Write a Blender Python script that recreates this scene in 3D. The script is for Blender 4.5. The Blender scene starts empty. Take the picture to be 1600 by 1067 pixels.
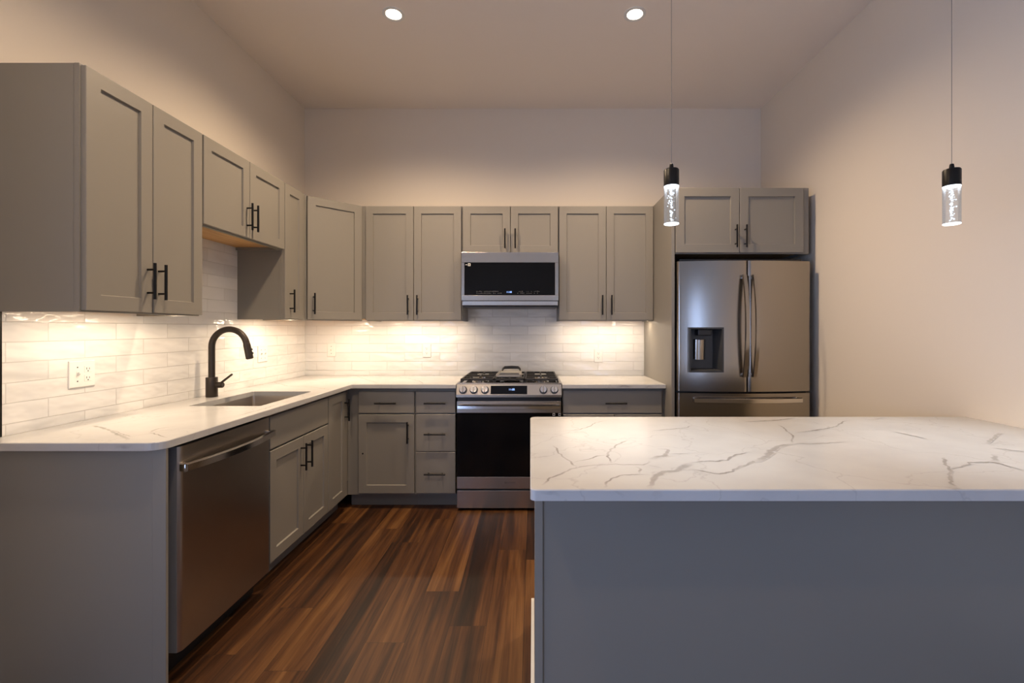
import bpy, bmesh, math, random
from mathutils import Vector, Matrix, noise

# ------------------------------------------------------------------ camera, world, light, exposure
S = bpy.context.scene
C = S.collection
F_PX, CX, CY, EYE = 718.85, 833.0, 514.0, 1.308
cam_data = bpy.data.cameras.new('camera')
cam = bpy.data.objects.new('camera', cam_data)
C.objects.link(cam)
cam.location = (0, 0, EYE)
cam.rotation_euler = (math.pi/2, 0, 0)
cam_data.sensor_width = 36
cam_data.lens = F_PX/1600*36
cam_data.shift_x = -(CX-800)/1600
cam_data.shift_y = (CY-533.5)/1600
cam_data.clip_start = 0.02
S.camera = cam
S.view_settings.view_transform = 'Standard'
S.view_settings.look = 'None'
S.view_settings.gamma = 1
S.view_settings.use_curve_mapping = False
S.view_settings.exposure = 0.0
S.cycles.use_denoising = True
S.cycles.sample_clamp_indirect = 4
S.cycles.max_bounces = 10
S.cycles.diffuse_bounces = 6
S.cycles.caustics_reflective = False
S.cycles.caustics_refractive = False

SKY = 9.2            # dusk daylight beyond the windows
DOWN = 184            # ceiling downlights
LED = .62            # strips under the wall cabinets
PEND = 20.0           # pendants
WARM = (1.0, .745, .50)
LEDC = (1.0, .80, .585)
COOL = (.86, .93, 1.0)

wd = bpy.data.worlds.new('dusk_sky'); S.world = wd; wd.use_nodes = True
wd.node_tree.nodes['Background'].inputs['Color'].default_value = (.46, .62, 1.0, 1)
wd.node_tree.nodes['Background'].inputs['Strength'].default_value = SKY

# ------------------------------------------------------------------ room dimensions
XL, XR, YB, YR, ZC = -1.971, 1.965, 3.968, -2.8, 3.209
ZB, ZT = 1.372, 2.286          # wall cabinets
CT, CTH = .91, .028            # counter top height and thickness
PI = math.pi

# ------------------------------------------------------------------ materials
def mat(name):
    m = bpy.data.materials.new(name); m.use_nodes = True
    nt = m.node_tree
    return m, nt, nt.nodes['Principled BSDF']
def nd(nt, t, **kw):
    n = nt.nodes.new(t)
    for k, v in kw.items(): setattr(n, k, v)
    return n
def ramp(nt, stops, interp='LINEAR'):
    r = nt.nodes.new('ShaderNodeValToRGB'); cr = r.color_ramp; cr.interpolation = interp
    while len(cr.elements) > 1: cr.elements.remove(cr.elements[0])
    cr.elements[0].position = stops[0][0]; cr.elements[0].color = (*stops[0][1], 1)
    for p, c in stops[1:]:
        e = cr.elements.new(p); e.color = (*c, 1)
    return r
def simple(name, col, rough=.5, metal=0, bump=0, bscale=200, spec=.5):
    m, nt, b = mat(name)
    b.inputs['Base Color'].default_value = (*col, 1); b.inputs['Roughness'].default_value = rough
    b.inputs['Metallic'].default_value = metal; b.inputs['Specular IOR Level'].default_value = spec
    n = nd(nt, 'ShaderNodeTexNoise'); n.inputs['Scale'].default_value = bscale; n.inputs['Detail'].default_value = 3
    g = nd(nt, 'ShaderNodeNewGeometry'); nt.links.new(g.outputs['Position'], n.inputs['Vector'])
    mr = nd(nt, 'ShaderNodeMapRange'); mr.inputs['To Min'].default_value = max(0, rough-.04); mr.inputs['To Max'].default_value = min(1, rough+.04)
    nt.links.new(n.outputs['Fac'], mr.inputs['Value']); nt.links.new(mr.outputs['Result'], b.inputs['Roughness'])
    if bump:
        bp = nd(nt, 'ShaderNodeBump'); bp.inputs['Strength'].default_value = bump; bp.inputs['Distance'].default_value = .002
        nt.links.new(n.outputs['Fac'], bp.inputs['Height']); nt.links.new(bp.outputs['Normal'], b.inputs['Normal'])
    return m
def emit(name, col, strength):
    m, nt, b = mat(name)
    b.inputs['Base Color'].default_value = (0, 0, 0, 1)
    b.inputs['Emission Color'].default_value = (*col, 1); b.inputs['Emission Strength'].default_value = strength
    return m

M_WALL = simple('wall_paint', (.74, .668, .565), .75, bump=.12, bscale=320)
M_CEIL = simple('ceiling_paint', (.84, .765, .69), .85, bump=.12, bscale=260)
M_CAB = simple('cabinet_paint', (.216, .200, .173), .42, bump=.03, bscale=400)
M_TRIM = simple('trim_paint', (.72, .71, .68), .45)
M_BLACK = simple('black_metal', (.012, .011, .010), .38, metal=.6)
M_FAUCET = simple('bronze_black', (.050, .040, .032), .42, metal=.6)
M_BLK_PL = simple('black_plastic', (.012, .012, .013), .35)
M_DGRAY = simple('dark_gray_plastic', (.035, .037, .04), .4)
M_IRON = simple('cast_iron', (.018, .017, .016), .55, bump=.3, bscale=900)
M_GLASSBLK = simple('black_glass', (.003, .003, .0035), .06, spec=.22)
M_WHITE = simple('white_plastic', (.78, .76, .72), .32)
M_GAP = simple('shadow_void', (.01, .01, .01), .9)
M_STICK = simple('sticker_white', (.62, .60, .55), .5)
M_TEXT = simple('legend_gray', (.10, .10, .10), .5)
M_LOGO = simple('mark_dark', (.05, .035, .03), .5)
M_BLUE = emit('display_blue', (.30, .48, 1.0), 2.2)
M_CORD = simple('pendant_cord', (.16, .15, .14), .4)
M_EDGE = simple('door_edge_gray', (.20, .20, .205), .4)
M_GRID = simple('griddle_gray', (.26, .25, .235), .5)

def steel(name, col, rough, axis=0):
    m, nt, b = mat(name)
    b.inputs['Metallic'].default_value = 1; b.inputs['Base Color'].default_value = (*col, 1)
    g = nd(nt, 'ShaderNodeNewGeometry'); mp = nd(nt, 'ShaderNodeMapping')
    sc = [900, 900, 900]; sc[axis] = 6; mp.inputs['Scale'].default_value = sc
    n = nd(nt, 'ShaderNodeTexNoise'); n.inputs['Detail'].default_value = 2; n.inputs['Scale'].default_value = 1
    nt.links.new(g.outputs['Position'], mp.inputs['Vector']); nt.links.new(mp.outputs['Vector'], n.inputs['Vector'])
    mr = nd(nt, 'ShaderNodeMapRange'); mr.inputs['To Min'].default_value = rough-.03; mr.inputs['To Max'].default_value = rough+.03
    nt.links.new(n.outputs['Fac'], mr.inputs['Value']); nt.links.new(mr.outputs['Result'], b.inputs['Roughness'])
    bp = nd(nt, 'ShaderNodeBump'); bp.inputs['Strength'].default_value = .02; bp.inputs['Distance'].default_value = .0002
    nt.links.new(n.outputs['Fac'], bp.inputs['Height']); nt.links.new(bp.outputs['Normal'], b.inputs['Normal'])
    return m
M_STEEL = steel('brushed_steel', (.50, .455, .40), .25, 0)
M_STEELV = steel('brushed_steel_vertical', (.35, .318, .28), .20, 2)
M_STEELD = steel('dishwasher_steel', (.42, .375, .33), .30, 2)
M_CHROME = steel('polished_steel', (.70, .67, .63), .16, 0)
M_SINK = steel('sink_steel', (.50, .45, .39), .33, 1)

def wood_unfinished():
    m, nt, b = mat('unfinished_maple')
    g = nd(nt, 'ShaderNodeNewGeometry'); mp = nd(nt, 'ShaderNodeMapping'); mp.inputs['Scale'].default_value = (40, 3, 40)
    n = nd(nt, 'ShaderNodeTexNoise'); n.inputs['Scale'].default_value = 1.5; n.inputs['Detail'].default_value = 5
    nt.links.new(g.outputs['Position'], mp.inputs['Vector']); nt.links.new(mp.outputs['Vector'], n.inputs['Vector'])
    r = ramp(nt, [(.3, (.50, .27, .10)), (.7, (.66, .40, .17))])
    nt.links.new(n.outputs['Fac'], r.inputs['Fac']); nt.links.new(r.outputs['Color'], b.inputs['Base Color'])
    b.inputs['Roughness'].default_value = .5
    return m
M_MAPLE = wood_unfinished()

def quartz():
    m, nt, b = mat('white_quartz')
    g = nd(nt, 'ShaderNodeNewGeometry')
    n = nd(nt, 'ShaderNodeTexNoise'); n.inputs['Scale'].default_value = 5; n.inputs['Detail'].default_value = 6
    nt.links.new(g.outputs['Position'], n.inputs['Vector'])
    r = ramp(nt, [(.3, (.43, .425, .418)), (.62, (.47, .466, .458))])
    nt.links.new(n.outputs['Fac'], r.inputs['Fac'])
    # faint hairline veins everywhere, the bold ones come from the slab's own vein strips
    v = nd(nt, 'ShaderNodeTexVoronoi', feature='DISTANCE_TO_EDGE'); v.inputs['Scale'].default_value = 2.1
    dn = nd(nt, 'ShaderNodeTexNoise'); dn.inputs['Scale'].default_value = 4; dn.inputs['Detail'].default_value = 5
    nt.links.new(g.outputs['Position'], dn.inputs['Vector'])
    ad = nd(nt, 'ShaderNodeVectorMath', operation='MULTIPLY_ADD'); ad.inputs[1].default_value = (.5, .5, .5)
    nt.links.new(dn.outputs['Color'], ad.inputs[0]); nt.links.new(g.outputs['Position'], ad.inputs[2])
    nt.links.new(ad.outputs['Vector'], v.inputs['Vector'])
    vr = ramp(nt, [(0, (.24, .24, .24)), (.011, (0, 0, 0))]); nt.links.new(v.outputs['Distance'], vr.inputs['Fac'])
    at = nd(nt, 'ShaderNodeAttribute', attribute_name='vein')
    n2 = nd(nt, 'ShaderNodeTexNoise'); n2.inputs['Scale'].default_value = 60; n2.inputs['Detail'].default_value = 4
    nt.links.new(g.outputs['Position'], n2.inputs['Vector'])
    r2 = ramp(nt, [(.3, (.75, .75, .75)), (.65, (1, 1, 1))]); nt.links.new(n2.outputs['Fac'], r2.inputs['Fac'])
    mu = nd(nt, 'ShaderNodeMath', operation='MULTIPLY'); nt.links.new(at.outputs['Fac'], mu.inputs[0]); nt.links.new(r2.outputs['Color'], mu.inputs[1])
    mx = nd(nt, 'ShaderNodeMath', operation='MAXIMUM'); nt.links.new(mu.outputs[0], mx.inputs[0]); nt.links.new(vr.outputs['Color'], mx.inputs[1])
    mix = nd(nt, 'ShaderNodeMix', data_type='RGBA'); nt.links.new(mx.outputs[0], mix.inputs['Factor'])
    nt.links.new(r.outputs['Color'], mix.inputs['A']); mix.inputs['B'].default_value = (.225, .21, .20, 1)
    nt.links.new(mix.outputs['Result'], b.inputs['Base Color'])
    b.inputs['Roughness'].default_value = .22; b.inputs['Specular IOR Level'].default_value = .32
    return m
M_QUARTZ = quartz()

def floor_mat():
    m, nt, b = mat('dark_plank_floor')
    g = nd(nt, 'ShaderNodeNewGeometry')
    def M(op, x, y=None):
        n = nd(nt, 'ShaderNodeMath', operation=op)
        for i, v in enumerate((x, y)):
            if v is None: continue
            if isinstance(v, (int, float)): n.inputs[i].default_value = v
            else: nt.links.new(v, n.inputs[i])
        return n.outputs[0]
    PW, PL = .165, 1.25
    sp = nd(nt, 'ShaderNodeSeparateXYZ'); nt.links.new(g.outputs['Position'], sp.inputs[0])
    u = M('DIVIDE', M('ADD', sp.outputs[0], .04), PW); row = M('FLOOR', u); fu = M('FRACT', u)
    wn = nd(nt, 'ShaderNodeTexWhiteNoise', noise_dimensions='1D'); nt.links.new(row, wn.inputs['W'])
    v = M('ADD', M('DIVIDE', sp.outputs[1], PL), M('MULTIPLY', wn.outputs['Value'], 5.0)); col = M('FLOOR', v); fv = M('FRACT', v)
    cmb = nd(nt, 'ShaderNodeCombineXYZ'); nt.links.new(row, cmb.inputs[0]); nt.links.new(col, cmb.inputs[1])
    pid = nd(nt, 'ShaderNodeTexWhiteNoise', noise_dimensions='2D'); nt.links.new(cmb.outputs[0], pid.inputs['Vector'])
    eu = M('MULTIPLY', M('MINIMUM', fu, M('SUBTRACT', 1.0, fu)), PW); ev = M('MULTIPLY', M('MINIMUM', fv, M('SUBTRACT', 1.0, fv)), PL)
    seam = M('LESS_THAN', M('MINIMUM', eu, ev), .0009)
    st = nd(nt, 'ShaderNodeMapping'); st.inputs['Scale'].default_value = (15, .6, 1)
    of = nd(nt, 'ShaderNodeVectorMath', operation='MULTIPLY_ADD'); of.inputs[1].default_value = (7.3, 11.1, 3.7)
    nt.links.new(pid.outputs['Color'], of.inputs[0]); nt.links.new(g.outputs['Position'], of.inputs[2])
    nt.links.new(of.outputs['Vector'], st.inputs['Vector'])
    n1 = nd(nt, 'ShaderNodeTexNoise'); n1.inputs['Scale'].default_value = 1; n1.inputs['Detail'].default_value = 5; n1.inputs['Roughness'].default_value = .62; n1.inputs['Distortion'].default_value = .6
    nt.links.new(st.outputs['Vector'], n1.inputs['Vector'])
    s2 = nd(nt, 'ShaderNodeMapping'); s2.inputs['Scale'].default_value = (110, 3.5, 1); nt.links.new(of.outputs['Vector'], s2.inputs['Vector'])
    n2 = nd(nt, 'ShaderNodeTexNoise'); n2.inputs['Scale'].default_value = 1; n2.inputs['Detail'].default_value = 4; nt.links.new(s2.outputs['Vector'], n2.inputs['Vector'])
    a1 = nd(nt, 'ShaderNodeMath', operation='MULTIPLY_ADD'); a1.inputs[1].default_value = .20; nt.links.new(pid.outputs['Value'], a1.inputs[0])
    m1 = nd(nt, 'ShaderNodeMath', operation='MULTIPLY'); m1.inputs[1].default_value = .95; nt.links.new(n1.outputs['Fac'], m1.inputs[0]); nt.links.new(m1.outputs[0], a1.inputs[2])
    a2 = nd(nt, 'ShaderNodeMath', operation='MULTIPLY_ADD'); a2.inputs[1].default_value = .22; nt.links.new(n2.outputs['Fac'], a2.inputs[0]); nt.links.new(a1.outputs[0], a2.inputs[2])
    r = ramp(nt, [(.46, (.008, .0032, .0015)), (.58, (.021, .0080, .0030)), (.69, (.050, .0185, .0060)), (.80, (.095, .039, .0118)), (.93, (.155, .073, .024))])
    nt.links.new(a2.outputs[0], r.inputs['Fac'])
    mm = nd(nt, 'ShaderNodeMix', data_type='RGBA'); nt.links.new(seam, mm.inputs['Factor'])
    nt.links.new(r.outputs['Color'], mm.inputs['A']); mm.inputs['B'].default_value = (.012, .005, .003, 1)
    nt.links.new(mm.outputs['Result'], b.inputs['Base Color'])
    b.inputs['Roughness'].default_value = .42; b.inputs['Specular IOR Level'].default_value = .35
    bp = nd(nt, 'ShaderNodeBump'); bp.inputs['Strength'].default_value = .25; bp.inputs['Distance'].default_value = .001
    iv = nd(nt, 'ShaderNodeMath', operation='SUBTRACT'); nt.links.new(n2.outputs['Fac'], iv.inputs[0]); nt.links.new(seam, iv.inputs[1])
    nt.links.new(iv.outputs[0], bp.inputs['Height']); nt.links.new(bp.outputs['Normal'], b.inputs['Normal'])
    return m
M_FLOOR = floor_mat()

def tile_mat(name, along, shift):
    """glossy hand-made 3x12 tile; `along` is the wall's horizontal axis (0 x, 1 y)"""
    m, nt, b = mat(name)
    g = nd(nt, 'ShaderNodeNewGeometry'); sp = nd(nt, 'ShaderNodeSeparateXYZ'); nt.links.new(g.outputs['Position'], sp.inputs[0])
    cb = nd(nt, 'ShaderNodeCombineXYZ')
    sx = nd(nt, 'ShaderNodeMath', operation='ADD'); sx.inputs[1].default_value = shift+30*.303
    sz = nd(nt, 'ShaderNodeMath', operation='ADD'); sz.inputs[1].default_value = -.952+.0766*20
    nt.links.new(sp.outputs[along], sx.inputs[0]); nt.links.new(sp.outputs[2], sz.inputs[0])
    nt.links.new(sx.outputs[0], cb.inputs[0]); nt.links.new(sz.outputs[0], cb.inputs[1])
    k = nd(nt, 'ShaderNodeTexBrick'); k.offset = .5
    k.inputs['Scale'].default_value = 1; k.inputs['Brick Width'].default_value = .303; k.inputs['Row Height'].default_value = .0766
    k.inputs['Mortar Size'].default_value = .0016; k.inputs['Mortar Smooth'].default_value = .35; k.inputs['Bias'].default_value = 0
    k.inputs['Color1'].default_value = (0, 0, 0, 1); k.inputs['Color2'].default_value = (1, 1, 1, 1); k.inputs['Mortar'].default_value = (.5, .5, .5, 1)
    nt.links.new(cb.outputs[0], k.inputs['Vector'])
    cr = ramp(nt, [(0, (.70, .69, .665)), (1, (.78, .77, .745))]); nt.links.new(k.outputs['Color'], cr.inputs['Fac'])
    mx = nd(nt, 'ShaderNodeMix', data_type='RGBA'); nt.links.new(k.outputs['Fac'], mx.inputs['Factor'])
    nt.links.new(cr.outputs['Color'], mx.inputs['A']); mx.inputs['B'].default_value = (.66, .645, .615, 1)
    nt.links.new(mx.outputs['Result'], b.inputs['Base Color'])
    of = nd(nt, 'ShaderNodeVectorMath', operation='MULTIPLY_ADD'); of.inputs[1].default_value = (9, 17, 5)
    nt.links.new(k.outputs['Color'], of.inputs[0]); nt.links.new(cb.outputs[0], of.inputs[2])
    ms = nd(nt, 'ShaderNodeMapping'); ms.inputs['Scale'].default_value = (7, 15, 1); ms.inputs['Rotation'].default_value = (0, 0, .35)
    nt.links.new(of.outputs['Vector'], ms.inputs['Vector'])
    n = nd(nt, 'ShaderNodeTexNoise'); n.inputs['Scale'].default_value = 1; n.inputs['Detail'].default_value = 1.5; nt.links.new(ms.outputs['Vector'], n.inputs['Vector'])
    h = nd(nt, 'ShaderNodeMath', operation='SUBTRACT')
    fm = nd(nt, 'ShaderNodeMath', operation='MULTIPLY'); fm.inputs[1].default_value = .35; nt.links.new(k.outputs['Fac'], fm.inputs[0])
    nt.links.new(n.outputs['Fac'], h.inputs[0]); nt.links.new(fm.outputs[0], h.inputs[1])
    bp = nd(nt, 'ShaderNodeBump'); bp.inputs['Strength'].default_value = .8; bp.inputs['Distance'].default_value = .016
    nt.links.new(h.outputs[0], bp.inputs['Height']); nt.links.new(bp.outputs['Normal'], b.inputs['Normal'])
    b.inputs['Roughness'].default_value = .12
    return m
M_TILE_L = tile_mat('glazed_tile_side', 1, -1.863+.1515)
M_TILE_B = tile_mat('glazed_tile_back', 0, .500)

def thin_glass(name, tint, gl=.1, em=0):
    m, nt, b = mat(name); nt.nodes.remove(b)
    out = nt.nodes['Material Output']
    t = nd(nt, 'ShaderNodeBsdfTransparent'); t.inputs['Color'].default_value = (*tint, 1)
    g = nd(nt, 'ShaderNodeBsdfGlossy'); g.inputs['Roughness'].default_value = .03
    f = nd(nt, 'ShaderNodeLayerWeight'); f.inputs['Blend'].default_value = .35
    mr = nd(nt, 'ShaderNodeMapRange'); mr.inputs['To Min'].default_value = gl*.5; mr.inputs['To Max'].default_value = min(1, gl*5)
    nt.links.new(f.outputs['Fresnel'], mr.inputs['Value'])
    mx = nd(nt, 'ShaderNodeMixShader'); nt.links.new(mr.outputs['Result'], mx.inputs['Fac'])
    nt.links.new(t.outputs[0], mx.inputs[1]); nt.links.new(g.outputs[0], mx.inputs[2])
    last = mx
    if em:
        e = nd(nt, 'ShaderNodeEmission'); e.inputs['Color'].default_value = (*COOL, 1); e.inputs['Strength'].default_value = em
        ad = nd(nt, 'ShaderNodeAddShader'); nt.links.new(mx.outputs[0], ad.inputs[0]); nt.links.new(e.outputs[0], ad.inputs[1]); last = ad
    nt.links.new(last.outputs[0], out.inputs['Surface'])
    return m
M_PANE = thin_glass('window_glass', (.95, .97, 1), .06)
M_CRYSTAL = thin_glass('bubble_crystal', (.90, .93, .97), .12, em=.04)
M_BUB = emit('lit_bubble', COOL, 1.5)
M_RIM = emit('lit_crystal_rim', COOL, 3.0)
M_DIFF = emit('downlight_lens', (1.0, .88, .70), 14)
M_LEDM = emit('led_strip_lens', (1.0, .85, .62), 6)

# ------------------------------------------------------------------ mesh helpers
def mk(name, bm, m, parent=None, smooth=False):
    me = bpy.data.meshes.new(name)
    bmesh.ops.recalc_face_normals(bm, faces=bm.faces)
    bm.to_mesh(me); bm.free()
    for mm in (m if isinstance(m, (list, tuple)) else [m]): me.materials.append(mm)
    if smooth:
        me.polygons.foreach_set('use_smooth', [True]*len(me.polygons))
        try: me.set_sharp_from_angle(angle=math.radians(38))
        except Exception: pass
    o = bpy.data.objects.new(name, me); C.objects.link(o)
    if parent: o.parent = parent
    return o
def thing(name, label, cat, loc=(0, 0, 0), rz=0, group=None):
    o = bpy.data.objects.new(name, None); C.objects.link(o)
    o.location = loc; o.rotation_euler = (0, 0, rz); o.empty_display_size = .05
    return tag(o, label, cat, group)
def tag(o, label, cat, group=None):
    o['label'] = label; o['category'] = cat
    if group: o['group'] = group
    return o
def struct(o, label=None):
    o['kind'] = 'structure'
    if label: o['label'] = label
    return o
def box(bm, x0, x1, y0, y1, z0, z1, bev=0, seg=2, mi=0):
    vs = [bm.verts.new((x, y, z)) for x in (x0, x1) for y in (y0, y1) for z in (z0, z1)]
    q = [(0, 1, 3, 2), (4, 6, 7, 5), (0, 4, 5, 1), (2, 3, 7, 6), (0, 2, 6, 4), (1, 5, 7, 3)]
    fs = [bm.faces.new([vs[i] for i in f]) for f in q]
    for f in fs: f.material_index = mi
    if bev:
        es = list({e for f in fs for e in f.edges})
        r = bmesh.ops.bevel(bm, geom=es, offset=bev, segments=seg, affect='EDGES', profile=.5)
        for f in r['faces']: f.material_index = mi
    return vs
def bx(*a, **k):
    bm = bmesh.new(); box(bm, *a, **k); return bm
def cyl(bm, p0, p1, r0, r1=None, n=20, cap=True, mi=0):
    """cylinder / cone between two points"""
    r1 = r0 if r1 is None else r1
    p0, p1 = Vector(p0), Vector(p1); d = (p1-p0)
    q = d.to_track_quat('Z', 'Y')
    A = []; B = []
    for i in range(n):
        a = 2*PI*i/n; u = q @ Vector((math.cos(a), math.sin(a), 0))
        A.append(bm.verts.new(p0+u*r0)); B.append(bm.verts.new(p1+u*r1))
    for i in range(n):
        bm.faces.new((A[i], A[(i+1) % n], B[(i+1) % n], B[i])).material_index = mi
    if cap:
        bm.faces.new(A[::-1]).material_index = mi; bm.faces.new(B).material_index = mi
def lathe(bm, cx, cy, prof, n=32, mi=0):
    """prof: list of (r, z)"""
    rows = []
    for r, z in prof:
        rows.append([bm.verts.new((cx+r*math.cos(2*PI*i/n), cy+r*math.sin(2*PI*i/n), z)) for i in range(n)])
    for a, b in zip(rows, rows[1:]):
        for i in range(n): bm.faces.new((a[i], a[(i+1) % n], b[(i+1) % n], b[i])).material_index = mi
    bm.faces.new(rows[0][::-1]).material_index = mi; bm.faces.new(rows[-1]).material_index = mi
def tube(bm, pts, r, n=18):
    """round tube through points, r number or list"""
    pts = [Vector(p) for p in pts]; rows = []
    up = Vector((0, 1, 0))
    for i, p in enumerate(pts):
        t = (pts[min(i+1, len(pts)-1)]-pts[max(i-1, 0)]).normalized()
        u = up-t*up.dot(t); u.normalize(); v = t.cross(u)
        rr = r[i] if isinstance(r, (list, tuple)) else r
        rows.append([bm.verts.new(p+u*rr*math.cos(2*PI*k/n)+v*rr*math.sin(2*PI*k/n)) for k in range(n)])
    for a, b in zip(rows, rows[1:]):
        for k in range(n): bm.faces.new((a[k], a[(k+1) % n], b[(k+1) % n], b[k]))
    bm.faces.new(rows[0][::-1]); bm.faces.new(rows[-1])
def rect_loft(bm, rings):
    """rings of (x0,x1,z0,z1,y): stacked rectangular loops, closed at both ends"""
    L = [[bm.verts.new(p) for p in ((a, y, c), (b, y, c), (b, y, d), (a, y, d))] for a, b, c, d, y in rings]
    for p, q in zip(L, L[1:]):
        for i in range(4): bm.faces.new((p[i], p[(i+1) % 4], q[(i+1) % 4], q[i]))
    bm.faces.new(L[0][::-1]); bm.faces.new(L[-1])
def prism(bm, pts, z0, z1, bev=0):
    a = [bm.verts.new((x, y, z0)) for x, y in pts]; b = [bm.verts.new((x, y, z1)) for x, y in pts]
    n = len(pts)
    bm.faces.new(a[::-1]); top = bm.faces.new(b)
    for i in range(n): bm.faces.new((a[i], a[(i+1) % n], b[(i+1) % n], b[i]))
    if bev: bmesh.ops.bevel(bm, geom=list(top.edges), offset=bev, segments=3, affect='EDGES', profile=.5)
def rounded(pts, rad, seg=8):
    """pts with a radius per corner -> outline"""
    out = []; n = len(pts)
    for i, p in enumerate(pts):
        r = rad[i]
        if r <= 0: out.append(p); continue
        p0 = Vector(pts[i-1]); p1 = Vector(p); p2 = Vector(pts[(i+1) % n])
        d0 = (p0-p1).normalized(); d2 = (p2-p1).normalized()
        half = math.acos(max(-1, min(1, d0.dot(d2))))/2
        t = r/math.tan(half); c = p1+(d0+d2).normalized()*(r/math.sin(half))
        a0 = (p1+d0*t)-c; a1 = (p1+d2*t)-c
        ang0 = math.atan2(a0.y, a0.x); da = math.atan2(a1.y, a1.x)-ang0
        while da > PI: da -= 2*PI
        while da < -PI: da += 2*PI
        for k in range(seg+1):
            a = ang0+da*k/seg; out.append((c.x+r*math.cos(a), c.y+r*math.sin(a)))
    return out
def text_mesh(name, s, size, m, parent, loc, rot=(PI/2, 0, 0), depth=.0003):
    cu = bpy.data.curves.new(name, 'FONT'); cu.body = s; cu.size = size; cu.align_x = 'CENTER'; cu.align_y = 'CENTER'; cu.extrude = depth
    t = bpy.data.objects.new(name, cu); C.objects.link(t)
    dg = bpy.context.evaluated_depsgraph_get()
    me = bpy.data.meshes.new_from_object(t.evaluated_get(dg))
    bpy.data.objects.remove(t); bpy.data.curves.remove(cu)
    me.materials.clear(); me.materials.append(m)
    me.transform(Matrix.Translation(loc) @ Matrix.Rotation(rot[0], 4, 'X'))
    o = bpy.data.objects.new(name, me); C.objects.link(o); o.parent = parent
    return o
def lamp(name, kind, parent, loc, energy, col, rot=(0, 0, 0), **kw):
    l = bpy.data.lights.new(name, kind); l.energy = energy; l.color = col
    for k, v in kw.items(): setattr(l, k, v)
    o = bpy.data.objects.new(name, l); C.objects.link(o); o.parent = parent; o.location = loc; o.rotation_euler = rot
    return o

# ------------------------------------------------------------------ room shell
struct(mk('floor', bx(XL-.1, XR+.1, YR-.1, YB+.1, -.1, 0), M_FLOOR), 'dark red-brown wood plank floor')
struct(mk('ceiling', bx(XL-.1, XR+.1, YR-.1, YB+.1, ZC, ZC+.1), M_CEIL), 'flat painted ceiling with recessed lights')
# left wall; unseen patio door added to bring in bluish daylight
DY0, DY1, DZ = -2.40, .15, 2.05
bm = bmesh.new()
for a in ((YR-.1, DY0, 0, ZC), (DY0, DY1, DZ, ZC), (DY1, YB+.1, 0, ZC)): box(bm, XL-.1, XL, a[0], a[1], a[2], a[3])
struct(mk('wall_left', bm, M_WALL), 'plain beige wall above the sink run')
struct(mk('wall_right', bx(XR, XR+.1, YR-.1, YB+.1, 0, ZC), M_WALL), 'plain beige wall beside refrigerator and peninsula')
struct(mk('wall_back', bx(XL, XR, YB, YB+.1, 0, ZC), M_WALL), 'plain beige wall above the range')
WX0, WX1, WZ0, WZ1 = 1.30, 1.80, .45, 1.95  # unseen rear window, added for daylight and the bluish strip on the refrigerator
bm = bmesh.new()
for a in ((XL, WX0, 0, ZC), (WX0, WX1, 0, WZ0), (WX0, WX1, WZ1, ZC), (WX1, XR, 0, ZC)): box(bm, a[0], a[1], YR-.1, YR, a[2], a[3])
struct(mk('wall_rear', bm, M_WALL), 'plain wall with an added tall window behind the viewer')
bm = bmesh.new(); w = .05
for a in ((WX0, WX0+w, WZ0, WZ1), (WX1-w, WX1, WZ0, WZ1), (WX0+w, WX1-w, WZ0, WZ0+w), (WX0+w, WX1-w, WZ1-w, WZ1)): box(bm, a[0], a[1], YR-.09, YR-.03, a[2], a[3])
o = struct(mk('added_window_1', bm, M_TRIM), 'added white framed tall window, unseen behind the viewer')
mk('glass_pane', bx(WX0+w, WX1-w, YR-.062, YR-.058, WZ0+w, WZ1-w), M_PANE, o)
l = lamp('window_daylight_portal', 'AREA', None, ((WX0+WX1)/2, YR-.13, (WZ0+WZ1)/2), 1, (1, 1, 1), (PI/2, 0, 0), shape='RECTANGLE', size=WX1-WX0, size_y=WZ1-WZ0)
l.data.cycles.is_portal = True
bm = bmesh.new(); w = .07
for a in ((DY0, DY0+w, 0, DZ), (DY1-w, DY1, 0, DZ), (DY0+w, DY1-w, 0, w), (DY0+w, DY1-w, DZ-w, DZ), ((DY0+DY1-w)/2, (DY0+DY1+w)/2, w, DZ-w)):
    box(bm, XL-.09, XL-.03, a[0], a[1], a[2], a[3])
o = struct(mk('added_door_1', bm, M_TRIM), 'added white framed glazed patio door, unseen beside the viewer')
mk('glass_pane', bx(XL-.062, XL-.058, DY0+w, DY1-w, w, DZ-w), M_PANE, o)
l = lamp('patio_daylight_portal', 'AREA', None, (XL-.13, (DY0+DY1)/2, DZ/2), 1, (1, 1, 1), (0, -PI/2, 0), shape='RECTANGLE', size=DZ, size_y=DY1-DY0)
l.data.cycles.is_portal = True
struct(mk('baseboard_right', bx(XR-.014, XR, YR, 1.42, 0, .11, bev=.003), M_TRIM), 'white baseboard behind the viewer')

# tiled backsplash
TT = .008
struct(mk('trim_1', bx(XL, XL+TT, 1.698, YB-TT, CT, ZT-.3), M_TILE_L), 'glossy white subway tile backsplash along the sink wall')
bm = bmesh.new(); box(bm, XL+TT, .955, YB-TT, YB, CT, ZB+.40)
struct(mk('trim_2', bm, M_TILE_B), 'glossy white subway tile backsplash behind the range')
struct(mk('trim_3', bx(XL, XL+TT+.003, 1.689, 1.698, CT, ZB), M_BLACK), 'thin black metal edge strip ending the tile')

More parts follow.
